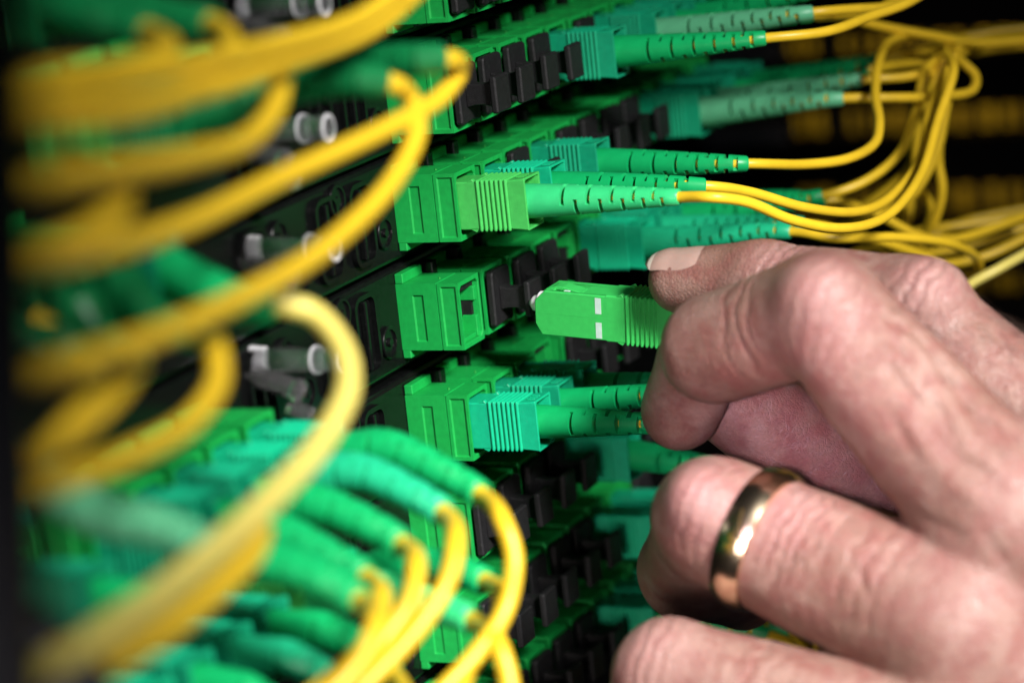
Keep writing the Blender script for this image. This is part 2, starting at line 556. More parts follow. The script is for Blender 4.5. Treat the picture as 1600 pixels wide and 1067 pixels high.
# inside of an empty socket: key notch in the far wall, ledge and dark barrel
mb = MB()
mb.box(9.45, LA - .5, TA - 1.75, TA - .57, HA / 2 + 1.4, HA - 2.32); mb.box(9.45, LA - .5, TA - 1.75, TA - .57, .93, HA / 2 - 1.5)
mb.prism([(9.5, 1.0), (11.6, 1.0), (12.3, 2.2), (12.3, 7.4), (9.5, 7.4)], 2, .92, 1.7)
mb2 = MB(); mb2.box(9.46, 11.6, TA - 1.5, TA - .56, HA / 2 - 1.45, HA / 2 + 1.35); mb2.box(9.46, 11.9, .65, TA - .56, HA - 2.3, HA - .91); me_sockshade = mb2.mesh('socket_shade', M_CAP)  # black boxes put shade into the key gap and below the top rim
me_guide = mb.mesh('key_guide', M_ADAPT, bevel=.1)
me_barrel = lathe([(9.45, 1.7), (10.6, 1.7), (10.6, 1.3), (9.5, 1.2), (9.5, .001)], 20).mesh('barrel', M_CAP, True, angle=30)
mb = MB(); mb.box(-.14, .14, -.6, .6, 0, .14)
me_pip = mb.mesh('mould_mark', M_PALE, bevel=.04)


def adapter(loc, label, group, empty=False):
    o = thing('fibre_adapter', loc, label, 'adapter', group)
    put('rear_shell', me_rear, o); put('front_shell', me_front, o); put('flange', me_flange, o)
    p = put('mould_mark', me_pip, o, (7.2, 4.6, HA)); p.rotation_euler.z = .5
    if empty:
        put('key_guide', me_guide, o); put('socket_shade', me_sockshade, o)
        put('barrel', me_barrel, o, (0, TA / 2, HA / 2))
    return o


# ------------------------------------------------------------------ dust caps
mb = MB()
mb.prism([(0.5, -4.9), (3.9, -5.3), (4.3, -4.7), (4.3, 5.0), (3.9, 5.6), (-3.7, 5.6), (-4.1, 5.0), (-4.1, -4.7), (-3.7, -5.3)], 0, .25, 1.7)
me_cplate = mb.mesh('cap_plate', M_CAP, bevel=.3)
mb = MB()
top = [(1.7, 2.3), (3.2, 1.95), (4.8, 1.9), (6.4, 2.2), (7.4, 2.75)]
mb.prism([(x, z) for x, z in top] + [(x, -z) for x, z in top[::-1]], 1, -1.5, 1.5)
me_cstem = mb.mesh('cap_stem', M_CAP, bevel=.15)
mb = MB(); mb.box(7.4, 8.7, -3.1, 3.1, -3.4, 3.4)
me_cgrip = mb.mesh('cap_grip', M_CAP, bevel=.3)


def cap(loc, label, jit):
    o = thing('dust_cap', (loc[0] + LA, loc[1] + TA / 2, loc[2] + HA / 2), label, 'dust cap', 'black dust caps on the panel')
    put('cap_plate', me_cplate, o); put('cap_stem', me_cstem, o); put('cap_grip', me_cgrip, o)
    o.rotation_euler = (jit, random.uniform(-.02, .02), random.uniform(-.03, .03))
    return o


# ------------------------------------------------------------------ connectors with their boots and cables
LIP = 13.5
def oct_ring(x, hy, hz, c):
    return [(x, hy - c, -hz), (x, hy, -hz + c), (x, hy, hz - c), (x, hy - c, hz), (x, -hy + c, hz), (x, -hy, hz - c), (x, -hy, -hz + c), (x, -hy + c, -hz)]
def housing_mb(nose=False):
    mb = MB()
    c = .22
    rs = []
    rs.append(oct_ring(-2.5 if not nose else -.3, 3.62, 4.55, c))
    x = 3.6
    rs.append(oct_ring(x, 3.62, 4.55, c))
    for k in range(7):
        a = x + k * .95
        rs += [oct_ring(a + .05, 3.62, 4.55, c), oct_ring(a + .25, 3.95, 4.9, c), oct_ring(a + .52, 3.95, 4.9, c), oct_ring(a + .72, 3.62, 4.55, c)]
    rs += [oct_ring(10.2, 3.66, 4.6, c), oct_ring(11.6, 3.68, 4.7, c), oct_ring(LIP, 3.75, 4.9, c),
           oct_ring(LIP, 3.15, 4.45, .3), oct_ring(LIP - 2.6, 3.05, 4.35, .3)]
    mb.rings(rs)
    for sy in (-1, 1):
        for sz in (-1, 1):       # little wedges on the corners
            y0, y1 = sorted((sy * 3.62, sy * 2.6))
            z0, z1 = sorted((sz * 4.55, sz * 5.0))
            mb.add([(1.9, y0, sz * 4.5), (1.9, y1, sz * 4.5), (2.9, y1, sz * 5.0), (2.9, y0, sz * 5.0), (3.3, y0, sz * 4.5), (3.3, y1, sz * 4.5)],
                   [(0, 1, 2, 3), (3, 2, 5, 4), (0, 3, 4), (1, 5, 2), (0, 4, 5, 1)])
    for k in range(3):          # faint moulded strokes on the grip end
        mb.box(11.0, 12.6, -1.6 + k * 1.2, -1.25 + k * 1.2, 4.7, 4.95)
    return mb
HOUS = {}
def housing(m):
    if m.name not in HOUS: HOUS[m.name] = housing_mb().mesh('connector_housing', m, bevel=.08)
    return HOUS[m.name]


def boot_mb(cv, s0, s1, r0, r1, rc, roll=0.0, slots=True, plain=6.5, n=32):
    """tapered strain relief along a curve with two alternating rows of slots"""
    sts = [(s0 - 2.5, None), (s0, None)]
    rad = lambda s: r0 + (r1 - r0) * max(0, min(1, (s - s0) / (s1 - s0))) ** 1.2
    if slots:
        s, k = s0 + plain, 0
        pitch, w = 2.55, .85
        while s < s1 - 2.2:
            sts += [(s, None), (s + .06, k), (s + w - .06, k), (s + w, None)]
            s += pitch; k += 1; pitch = max(1.7, pitch * .955)
    else:
        sts += [(s, None) for s in np.arange(s0 + 3, s1 - 1, 2.5)]
    sts += [(s1 - .25, None), (s1, 'e')]
    rs = []
    for (s, k), (p, T, u, w_) in zip(sts, cv.frames([max(0, q[0]) for q in sts])):
        ring = []
        for i in range(n):
            a = 2 * math.pi * i / n
            rr = rad(s)
            if k == 'e': rr -= .2
            elif k is not None:
                c = math.radians(roll) + (math.pi / 2 if k % 2 else 0)
                dd = (a - c + math.pi / 2) % math.pi - math.pi / 2
                if abs(dd) < math.radians(49): rr = rc - .2 if r0 < 3.4 else rr - .7
            ring.append(p + rr * (math.cos(a) * w_ + math.sin(a) * u))
        rs.append(ring)
    p, T, u, w_ = cv.frames([s1])[0]
    mb = MB()
    rs.append([p - T * .1 + (rc - .05) * (math.cos(2 * math.pi * i / n) * w_ + math.sin(2 * math.pi * i / n) * u) for i in range(n)])
    mb.rings(rs)
    return mb


CORDN = 0
def cord(row, idx, boot, cable, hm, bm_, label, cm=None, r0=3.2, r1=1.5, rc=1.0, roll=0, pull=0.0, front=False, dd=0.0, group='green connectors plugged into the panel', slots=True, droop=.408, plain=6.5):
    """boot: photo pixels the boot passes, the last is its end; cable: (u, v, depth) onwards"""
    cm = cm or M_YEL
    y = (FRONT0 - idx if front else idx) * PITCH + TA / 2
    z = ROWZ[row] + HA / 2 + (FRONTZ if front else 0)
    x = ROWX[row] + LA + pull
    base = np.array([x, y, z])
    o = thing('patch_cord', base, label, 'patch cord', group)
    put('connector_housing', housing(hm), o)
    lip = base + [LIP, 0, 0]
    pts = [base + [3, 0, 0], base + [LIP - 3, 0, 0], lip]
    d0 = depth(lip)
    u0 = 800 + FPX * (R[0] @ (lip - CAM)) / d0
    if not front: boot = boot[-1:]
    for (u, v) in boot:
        d = d0 - droop * (u - u0) / (FPX / d0 * .93) + dd * (u - u0) / max(1, boot[-1][0] - u0)
        pts.append(at(u, v, d))
    cv0 = spline(pts)
    s0 = 3 - 3 + (LIP - 3)          # arc length at the lip
    endp = pts[-1]
    k = int(np.argmin(np.linalg.norm(cv0.p - endp, axis=1)))
    for c in cable:
        pts.append(at(*c))
    cv = spline(pts)
    k = int(np.argmin(np.linalg.norm(cv.p - endp, axis=1)))
    s1 = cv.s[k]
    put('boot', shift(boot_mb(cv, s0, s1, r0, r1, rc, roll, slots, plain), base).mesh('boot', bm_, True, angle=40), o)
    put('cable', shift(tube_mb(cv, rc, s0 - 4, None, 1.2, 14), base).mesh('cable', cm, True, angle=60), o)
    return o


def loc_of(row, idx, front=False):
    return (ROWX[row], (FRONT0 - idx if front else idx) * PITCH, ROWZ[row] + (FRONTZ if front else 0))


# which places are filled: c cap, o open, p plugged, . nothing to see
PLACES = {0: 'cccppp', 1: 'ccccpcppp', 2: 'ppcpccccppppp'[:12], 3: 'occcopppp', 4: 'pppoccc', 5: 'ccccpoc', 6: 'cccccppc', 7: 'cccccppp'}
OFFX = {(2, 1): .5, (2, 2): -.5, (4, 1): .3, (4, 3): -1.6, (3, 1): -.4}
for row, s in PLACES.items():
    for i, ch in enumerate(s):
        l = loc_of(row, i)
        l = (l[0] + OFFX.get((row, i), random.uniform(-.15, .15)), l[1] + random.uniform(-.12, .12), l[2] + random.uniform(-.1, .1))
        what = {'c': 'with black cap', 'o': 'with empty mouth', 'p': 'with connector'}[ch]
        adapter(l, f'green adapter {what}, {ORD[i]} of main block, {ROWNAME[row]}', 'green adapters in the panel trays', ch == 'o')
        if ch == 'c':
            cap(l, f'black dust cap on {ORD[i]} adapter of main block, {ROWNAME[row]}', random.uniform(-.03, .03))

# ---- cords of the main block
T_ = 'green connectors plugged into the panel'
cord(2, 0, [(950, 313), (1062, 308)], [(1110, 308, 502), (1165, 315, 505), (1235, 343, 512), (1310, 357, 522), (1385, 338, 540), (1440, 270, 560), (1465, 190, 572), (1490, 110, 580), (1478, 84, 590)],
     M_PALE, M_MINT, 'pale green connector with mint boot just above the open socket', roll=48, plain=6.2)
cord(2, 1, [(980, 280), (1102, 291)], [(1170, 300, 522), (1255, 324, 530), (1340, 331, 545), (1395, 305, 560), (1440, 245, 572), (1452, 180, 580), (1480, 110, 592)],
     M_TEAL, M_BOOT, 'teal connector whose boot lies right behind the mint boot', roll=0, pull=0.3)
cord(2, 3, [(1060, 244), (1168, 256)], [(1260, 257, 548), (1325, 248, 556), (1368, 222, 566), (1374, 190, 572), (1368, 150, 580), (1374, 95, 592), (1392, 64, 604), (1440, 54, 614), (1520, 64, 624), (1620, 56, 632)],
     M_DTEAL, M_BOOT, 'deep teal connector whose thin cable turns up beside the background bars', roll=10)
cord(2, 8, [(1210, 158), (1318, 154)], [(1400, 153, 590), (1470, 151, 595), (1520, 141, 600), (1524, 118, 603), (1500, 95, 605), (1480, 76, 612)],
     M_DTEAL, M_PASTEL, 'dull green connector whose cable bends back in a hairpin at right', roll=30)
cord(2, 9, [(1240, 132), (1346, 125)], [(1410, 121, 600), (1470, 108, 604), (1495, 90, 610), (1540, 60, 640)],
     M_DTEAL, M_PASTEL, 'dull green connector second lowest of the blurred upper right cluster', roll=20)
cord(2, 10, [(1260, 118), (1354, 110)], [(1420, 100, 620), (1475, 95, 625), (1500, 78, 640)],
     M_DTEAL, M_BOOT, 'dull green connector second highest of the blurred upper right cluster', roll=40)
cord(2, 11, [(1290, 100), (1376, 94)], [(1430, 83, 622), (1490, 74, 630), (1545, 72, 650), (1620, 50, 660)],
     M_DTEAL, M_BOOT, 'dark green connector highest of the blurred upper right cluster', roll=0)
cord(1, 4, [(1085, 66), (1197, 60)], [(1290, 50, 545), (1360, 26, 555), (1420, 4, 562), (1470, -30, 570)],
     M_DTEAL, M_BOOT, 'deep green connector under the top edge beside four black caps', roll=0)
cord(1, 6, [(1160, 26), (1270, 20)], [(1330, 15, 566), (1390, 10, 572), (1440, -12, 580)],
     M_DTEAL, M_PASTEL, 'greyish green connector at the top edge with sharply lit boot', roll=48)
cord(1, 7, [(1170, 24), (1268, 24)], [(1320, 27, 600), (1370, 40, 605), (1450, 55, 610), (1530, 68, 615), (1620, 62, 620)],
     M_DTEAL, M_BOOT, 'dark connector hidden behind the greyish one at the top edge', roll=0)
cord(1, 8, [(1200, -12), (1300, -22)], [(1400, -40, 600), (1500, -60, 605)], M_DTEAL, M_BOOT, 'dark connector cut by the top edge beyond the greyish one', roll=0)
cord(3, 5, [(1130, 354), (1236, 362)], [(1300, 372, 560), (1400, 371, 568), (1490, 383, 580), (1530, 420, 600), (1500, 480, 610)],
     M_TEAL, M_BTEAL, 'bright teal connector lying just above the fingertip nail', roll=48)
cord(3, 6, [(1160, 342), (1256, 350)], [(1320, 362, 580), (1400, 385, 590), (1460, 410, 600), (1520, 470, 610)],
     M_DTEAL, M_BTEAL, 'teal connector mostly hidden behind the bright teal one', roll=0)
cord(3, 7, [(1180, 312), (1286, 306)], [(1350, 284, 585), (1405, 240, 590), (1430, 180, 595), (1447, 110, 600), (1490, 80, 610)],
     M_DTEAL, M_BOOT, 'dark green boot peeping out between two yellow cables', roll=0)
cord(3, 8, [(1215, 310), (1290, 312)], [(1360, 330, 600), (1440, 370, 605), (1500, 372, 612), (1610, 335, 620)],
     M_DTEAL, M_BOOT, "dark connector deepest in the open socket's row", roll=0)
cord(4, 0, [(960, 664), (1000, 664), (1070, 664)], [(1110, 672, 533), (1160, 692, 560), (1180, 800, 580), (1190, 1000, 605)], M_TEAL, M_BOOT, 'bright teal connector just below the open socket', roll=4)
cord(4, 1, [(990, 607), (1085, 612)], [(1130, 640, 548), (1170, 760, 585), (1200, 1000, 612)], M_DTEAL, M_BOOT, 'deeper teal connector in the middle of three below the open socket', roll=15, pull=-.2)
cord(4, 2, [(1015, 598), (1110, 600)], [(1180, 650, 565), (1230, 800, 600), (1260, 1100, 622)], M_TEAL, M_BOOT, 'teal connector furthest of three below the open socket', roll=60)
cord(5, 4, [(1110, 740), (1190, 748)], [(1280, 800, 590), (1330, 950, 615), (1300, 1150, 630)], M_TEAL, M_BOOT, 'teal connector half hidden behind the ring finger knuckle', roll=0)
cord(6, 5, [(1100, 830), (1200, 845)], [(1260, 900, 600), (1280, 1000, 615), (1250, 1150, 630)], M_TEAL, M_BOOT, 'teal connector left of the ring finger, third row below the socket', roll=0)
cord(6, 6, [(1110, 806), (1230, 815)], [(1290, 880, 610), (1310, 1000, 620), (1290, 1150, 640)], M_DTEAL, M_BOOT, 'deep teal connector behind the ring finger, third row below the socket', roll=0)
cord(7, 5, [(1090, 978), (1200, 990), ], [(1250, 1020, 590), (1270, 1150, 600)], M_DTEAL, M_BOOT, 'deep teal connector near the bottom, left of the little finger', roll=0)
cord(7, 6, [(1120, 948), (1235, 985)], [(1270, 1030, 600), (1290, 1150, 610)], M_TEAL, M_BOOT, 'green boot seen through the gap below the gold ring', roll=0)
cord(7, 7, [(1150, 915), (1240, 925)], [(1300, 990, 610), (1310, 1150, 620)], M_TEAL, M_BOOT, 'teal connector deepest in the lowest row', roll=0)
for k, (a, l) in enumerate([
        ([(1610, 338, 640), (1540, 348, 640), (1470, 356, 640), (1400, 372, 645), (1330, 400, 650)], 'yellow cable highest of those fanning out right of the thumb side'),
        ([(1610, 352, 630), (1530, 382, 630), (1450, 396, 632), (1380, 398, 640)], 'yellow cable second of those fanning out above the hand'),
        ([(1610, 368, 622), (1540, 400, 620), (1470, 414, 622), (1400, 402, 640)], 'yellow cable third of those fanning out above the hand'),
        ([(1610, 392, 600), (1560, 420, 596), (1505, 452, 596), (1440, 520, 600)], 'pale yellow cable rising steeply right above the hand'),
        ([(1470, 195, 600), (1466, 250, 604), (1472, 300, 606), (1452, 360, 612), (1395, 410, 625)], 'yellow cable dropping straight down behind the cable loop'),
        ([(1482, 80, 600), (1440, 180, 606), (1432, 280, 612), (1455, 330, 618), (1430, 400, 625)], 'yellow cable dropping in a slack curve behind the loop'),
        ([(1500, 70, 606), (1462, 150, 610), (1440, 230, 614), (1405, 280, 618), (1340, 330, 625)], 'yellow cable curving down left of the bundle, behind the loop'),
        ([(1490, 85, 596), (1478, 170, 598), (1462, 240, 600), (1420, 310, 602), (1350, 345, 606), (1290, 362, 615)], 'yellow cable following the outer loop from behind'),
        ([(1475, 95, 615), (1430, 200, 620), (1424, 300, 625), (1408, 400, 630)], 'dim yellow cable standing upright deep in the bundle'),
        ([(1610, 325, 655), (1500, 350, 655), (1420, 388, 655), (1350, 420, 660)], 'dim yellow cable behind the fan above the hand'),
        ([(1405, -20, 575), (1380, 12, 578), (1330, 22, 582), (1276, 26, 590)], 'yellow cable rising out of the top edge'),
        ([(1610, 70, 650), (1540, 78, 648), (1490, 92, 645), (1450, 130, 645), (1436, 190, 650)], 'yellow cable bending down from the right edge into the bundle'),
        ([(1610, 44, 640), (1540, 52, 640), (1470, 70, 640), (1400, 95, 650)], 'yellow cable leaving at the right edge near the top')]):
    pts = [at(*p) for p in a]
    o = put('fibre_cable', shift(tube_mb(spline(pts), 1.05, n=12), pts[0]).mesh('cable', M_LYEL if k == 3 else M_YEL, True), None, pts[0])
    tag(o, l, 'cable', 'yellow cables right of the panel')

# ---- near block at the left, out of focus
FG = dict(front=True, r0=3.55, r1=2.3, rc=1.48, group='blurred connectors of the near block')
NEAR = {(3, k): 'p' for k in (0, 1, 2, 3, 4, 6)}
NEAR.update({(4, k): 'p' for k in range(6)})
NEAR.update({(0, 1): 'p', (0, 2): 'p', (0, 3): 'p', (1, 4): 'p', (1, 5): 'p', (1, 6): 'p', (1, 7): 'p', (-1, 6): 'p', (-1, 5): 'p', (2, 7): 'p'})
NL = {-1: 'highest row', 0: 'topmost full row', 1: 'row at mid height', 2: 'row above the bent boots', 3: 'row of long bent boots', 4: 'row under the bent boots', 5: 'lowest row'}
for (row, k) in sorted(NEAR):
    adapter(loc_of(row, k, True), f'blurred green adapter of left block, {ORD[k]} from clear tubes, {NL[row]}', 'green adapters in the near block')
cord(3, 0, [(600, 700), (680, 733), (750, 772)], [(785, 812, 428), (803, 870, 426), (790, 950, 424), (745, 1020, 420), (680, 1090, 416)], M_TEAL, M_BOOT, 'green boot longest and uppermost of the bent row, left foreground', **FG)
cord(3, 1, [(560, 738), (640, 770), (692, 800)], [(712, 845, 416), (700, 905, 412), (650, 985, 408), (560, 1080, 402)], M_TEAL, M_BTEAL, 'bright teal boot second of the bent row, left foreground', **FG)
cord(3, 2, [(500, 790), (570, 818), (628, 850)], [(650, 885, 406), (640, 940, 402), (590, 1010, 398), (520, 1090, 392)], M_DTEAL, M_BOOT, 'green boot third of the bent row, left foreground', **FG)
cord(3, 3, [(440, 835), (510, 868), (572, 902)], [(596, 940, 396), (580, 1000, 392), (520, 1060, 388), (460, 1110, 384)], M_DTEAL, M_BOOT, 'green boot fourth of the bent row, left foreground', **FG)
cord(3, 4, [(430, 878), (500, 902), (562, 938)], [(588, 970, 380), (565, 1030, 376), (500, 1100, 372)], M_DTEAL, M_BOOT, 'green boot fifth of the bent row behind the pale cable', **FG)
cord(3, 6, [(220, 935), (262, 950)], [(262, 975, 330), (200, 1015, 318), (100, 1075, 304), (-50, 1140, 290)], M_DTEAL, M_BOOT, 'dark green boot last of the bent row at the left edge', **FG)
cord(2, 7, [(150, 800), (240, 822), (340, 850)], [(398, 822, 362), (396, 856, 354), (345, 912, 340), (255, 985, 322), (160, 1042, 306), (40, 1100, 290), (-80, 1150, 275)], M_DTEAL, M_PASTEL, 'greyish mint boot crossed by the pale looping cable at left', **{**FG, 'rc': 1.7})
cord(4, 0, [(620, 882), (700, 888), (758, 908)], [(785, 940, 430), (775, 985, 428), (735, 1040, 425), (700, 1110, 420)], M_DTEAL, M_BOOT, 'green boot ending beside the lowest black caps', **FG)
cord(4, 1, [(560, 918), (650, 938), (738, 968)], [(778, 1005, 420), (795, 1060, 418), (800, 1120, 416)], M_PALE, M_MINT, 'light green boot under the row of bent boots', **FG)
cord(4, 2, [(500, 985), (560, 1010), (610, 1050)], [(640, 1110, 400)], M_DTEAL, M_BOOT, 'deep green boot third in the row under the bent boots', **FG)
cord(4, 3, [(455, 1030), (520, 1062)], [(580, 1110, 390)], M_DTEAL, M_BTEAL, 'deep teal boot fourth in the row under the bent boots', **FG)
cord(4, 4, [(380, 1080), (450, 1120)], [(500, 1180, 370)], M_DTEAL, M_BOOT, 'teal boot fifth in the row under the bent boots', **FG)
cord(4, 5, [(300, 1110), (360, 1150)], [(420, 1220, 350)], M_TEAL, M_BOOT, 'teal boot cut by the bottom edge at left', **FG)
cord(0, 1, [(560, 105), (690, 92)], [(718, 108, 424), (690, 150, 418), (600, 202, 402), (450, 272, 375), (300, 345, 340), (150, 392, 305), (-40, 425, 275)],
     M_GSHADE, M_GSHADE, 'yellow cable springing from the boot at the top, higher of two', **FG)
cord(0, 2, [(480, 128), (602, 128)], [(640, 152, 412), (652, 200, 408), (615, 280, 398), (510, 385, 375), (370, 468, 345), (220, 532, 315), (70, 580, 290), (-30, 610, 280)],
     M_GSHADE, M_GSHADE, 'thick yellow cable sweeping from the boot at the top, lower of two', **FG)
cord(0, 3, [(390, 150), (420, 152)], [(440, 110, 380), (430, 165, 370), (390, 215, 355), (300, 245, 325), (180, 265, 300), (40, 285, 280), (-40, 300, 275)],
     M_GSHADE, M_GSHADE, 'blurred yellow cable bending down left of the clear tubes', **FG)
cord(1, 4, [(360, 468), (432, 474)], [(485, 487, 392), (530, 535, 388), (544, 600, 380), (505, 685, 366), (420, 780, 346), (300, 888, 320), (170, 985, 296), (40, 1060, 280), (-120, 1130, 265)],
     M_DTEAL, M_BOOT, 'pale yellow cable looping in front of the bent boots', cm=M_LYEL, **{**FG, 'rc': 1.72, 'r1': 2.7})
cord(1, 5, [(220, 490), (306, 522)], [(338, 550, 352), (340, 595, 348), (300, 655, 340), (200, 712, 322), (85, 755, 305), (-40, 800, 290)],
     M_GSHADE, M_GSHADE, 'short yellow loop below the sweeping thick cable at left', **FG)
cord(1, 6, [(120, 510), (190, 545)], [(200, 590, 330), (150, 645, 320), (95, 690, 312), (0, 730, 300)], M_GSHADE, M_GSHADE, 'dim yellow cable hidden behind others at the left', **FG)
cord(1, 7, [(60, 500), (120, 560)], [(130, 640, 310), (60, 720, 300)], M_GSHADE, M_GSHADE, 'dark boot at the left edge at mid height', **FG)
cord(-1, 5, [(240, 25), (330, 38)], [(360, 70, 360), (330, 120, 345), (250, 160, 320), (150, 180, 300), (30, 190, 285)], M_GSHADE, M_GSHADE, 'shaded green boot at the top left corner', **FG)
cord(-1, 6, [(130, 20), (230, 50)], [(260, 80, 340), (180, 110, 320), (90, 120, 300), (-30, 150, 290)], M_GSHADE, M_GSHADE, 'shaded green boot leftmost at the top edge', **FG)
for a, l, rr in [
        ([(640, -25, 400), (560, 30, 385), (440, 68, 362), (300, 100, 335), (160, 130, 305), (40, 165, 285), (-60, 200, 280)], 'blurred yellow cable across the top left corner, upper one', 1.4),
        ([(660, -20, 410), (580, 45, 392), (450, 95, 368), (320, 140, 340), (180, 170, 310), (50, 190, 290), (-60, 215, 280)], 'blurred yellow cable across the top left corner, lower one', 1.4),
        ([(110, 250, 330), (170, 270, 318), (190, 310, 312), (150, 355, 302), (60, 400, 288), (-40, 440, 280)], 'blurred yellow loop at the left edge', 1.6),
        ([(-20, 890, 330), (15, 915, 330), (10, 960, 325)], 'yellow cable just entering at the left edge', 1.2)]:
    pts = [at(*p) for p in a]
    o = put('fibre_cable', shift(tube_mb(spline(pts), rr, n=14), pts[0]).mesh('cable', M_YEL, True), None, pts[0])
    tag(o, l, 'cable', 'blurred yellow cables at the left')

# ---- dark post of the rack at the left edge, close to the lens
mb = MB()
pA, pB = at(-35, -200, 215), at(8, 1300, 215)
post = thing('rack_post', (pA + pB) / 2, 'dark blue rack post blurred along the left edge', 'rack post')
cv = spline([pA, (pA + pB) / 2, pB])
put('post_face', shift(tube_mb(cv, 4.2, step=20, n=8), (pA + pB) / 2).mesh('post_face', M_NAVY, bevel=.8), post)
pts = [at(-30, 985, 290), at(60, 1010, 290), at(110, 1075, 290), at(120, 1150, 290)]
o = put('sleeve_cable', shift(tube_mb(spline(pts), 4.2, n=16), pts[0]).mesh('sleeve_cable', M_NAVY, True), None, pts[0])
tag(o, 'thick navy cable bulging in at the bottom left corner', 'cable')

# ------------------------------------------------------------------ clear light pipes between the blocks
me_lt = lathe([(-18, 2.1), (-5.0, 2.1), (-4.9, 2.45), (-4.0, 2.45), (-3.9, 2.1), (-1.3, 2.1), (-1.2, 2.3), (-.5, 2.3), (0, 1.9), (0.2, 1.2), (-.5, .9), (-.5, .001)], 24).mesh('tube', M_GLASS, True, angle=30)
me_ring = lathe([(-4.85, 2.05), (-4.75, 2.53), (-4.45, 2.53), (-4.35, 2.05)], 24, False, False).mesh('collar', M_HAZE, True, angle=30)
me_ltip = lathe([(-1.0, 1.6), (-.2, 2.0), (.5, 1.5), (.7, .8), (.2, .5), (.2, .001)], 7).mesh('tip', M_MILK)
me_lp = lathe([(-12, 1.9), (-2.0, 1.9), (-1.6, 2.2), (-.6, 2.2), (-.1, 1.7), (.3, .7), (.3, .001)], 9).mesh('lower_tube', M_MILK, bevel=.1)
mb = MB(); mb.prism([(-23, -2.2), (-17, -1.6), (-14, -2.4), (-14, 2.2), (-18, 2.6), (-21, 4.6), (-23.5, 3.6)], 1, -.8, .8)
me_tab = mb.mesh('clip_tab', M_HAZE, bevel=.2)
mb = MB(); mb.box(-2.2, 2.2, -1.6, 1.6, -4.2, -2.4); me_foot = mb.mesh('lower_block', M_MILK, bevel=.3)
def on_x(u, v, X):
    a = at(u, v, 100); k = (X - CAM[0]) / (a[0] - CAM[0]); return CAM + (a - CAM) * k
for k, ((u, v), l) in enumerate([((506, 4), 'clear plastic tube cut by the top edge'), ((512, 200), 'clear plastic tube highest of the three whole ones'),
                  ((523, 387), 'clear plastic tube crossed by the thick yellow cable'), ((532, 562), 'clear plastic tube ending behind the pale yellow loop')]):
    p = on_x(u, v, 17 + ROWX[k])
    o = thing('light_pipe', p, l, 'clear tube', 'clear tubes between the adapter blocks')
    tb = put('tube', me_lt, o); put('collar', me_ring, tb); e = put('collar', me_ring, tb, (3.8, 0, 0)); e.scale = (.8, .93, .93)
    put('collar_tab', me_tab, o); put('tip', me_ltip, tb)
    lo = put('lower_tube', me_lp, o, (-7.0, -1.5, -5.4)); lo.rotation_euler.y = .35
    put('lower_block', me_foot, lo)

# ------------------------------------------------------------------ the connector in the fingers
nose = at(848, 479, 531)
held = thing('held_connector', nose, 'apple green connector with two white marks pinched between the fingers', 'connector')
held.rotation_euler = Matrix(((1, 0, 0), (0, 1, 0), (0, 0, 1))).to_euler()
NB = 16.4
mb = MB()
hz, hy = 4.35, 3.6
side = [(0, -hz + 2.2), (1.3, -hz), (NB, -hz), (NB, hz), (2.0, hz), (0, hz - 2.0)]
mb.prism([(x, z) for x, z in side[:4]] + [(9.4, hz), (9.4, hz - 2.6), (3.6, hz - 2.6), (3.6, hz)] + side[4:], 1, -hy + .8, hy - 1.5)
mb.prism(side, 1, -hy, -hy + .8)
mb.prism(side, 1, hy - 1.5, hy)
body = put('connector_body', mb.mesh('connector_body', M_APPLE, bevel=.16), held)
mb = MB()
pr = [(2.3, hz + .02), (3.4, hz + .3), (5.0, hz + .35), (6.6, hz + .05), (8.4, hz - .35), (9.0, hz - .4), (9.0, hz - .8), (6.4, hz - .5), (4.2, hz - .3), (2.3, hz - .3)]
mb.prism(pr, 1, -hy + 2.1, hy - 2.0)
put('latch_tongue', mb.mesh('latch_tongue', M_APPLE, bevel=.1), held)
mb = MB(); mb.box(5.6, 6.8, -hy + .85, -hy + 1.7, hz - 1.2, hz + .04); put('latch_pin', mb.mesh('latch_pin', M_WHITE, bevel=.1), held)
for z0, z1 in ((.9, 3.9), (-3.9, -.9)):
    mb = MB(); mb.box(12.4, 13.6, -hy - .06, -hy + .2, z0 - .1, z1)
    put('white_mark', mb.mesh('white_mark', M_WHITE), held)
mb = MB(); mb.box(1.5, 15.5, -hy - .035, -hy + .1, -.05, .05); put('mould_line', mb.mesh('mould_line', M_APPLE), held)
me_tip = lathe([(.6, 2.4), (-.4, 2.4), (-.5, 2.2), (-.6, 1.7), (-1.7, 1.45), (-2.5, .55), (-2.6, .001)], 20).mesh('ferrule_cap', M_CAPTIP, True, angle=40)
put('ferrule_cap', me_tip, held, (0, 0, .6))
g = housing_mb(True)
g.v = [(x + NB - 1.6, y, z) for x, y, z in g.v]
put('grip', g.mesh('grip', M_APPLE, bevel=.08), held)
cvh = spline([(NB + 9, 0, 0), (NB + 12.2, 0, 0), (NB + 24, 0, -.4), (NB + 36, 2.5, -3.0), (NB + 48, 10, -9), (NB + 60, 26, -18), (NB + 80, 60, -35), (NB + 110, 110, -70)])
put('boot', boot_mb(cvh, 3.2, 30, 3.25, 1.75, 1.0, 45).mesh('boot', M_BOOT, True, angle=40), held)
put('cable', tube_mb(cvh, 1.0, 1).mesh('cable', M_YEL, True), held)
ax = (at(1040, 497, 531 - .408 * 25) - nose); ax /= np.linalg.norm(ax)
yv = np.array([0.0, 1.0, 0.06]); yv -= ax * (yv @ ax); yv /= np.linalg.norm(yv)
zv = np.cross(ax, yv)
Mh = Matrix(((ax[0], yv[0], zv[0]), (ax[1], yv[1], zv[1]), (ax[2], yv[2], zv[2])))
held.rotation_euler = Mh.to_euler()

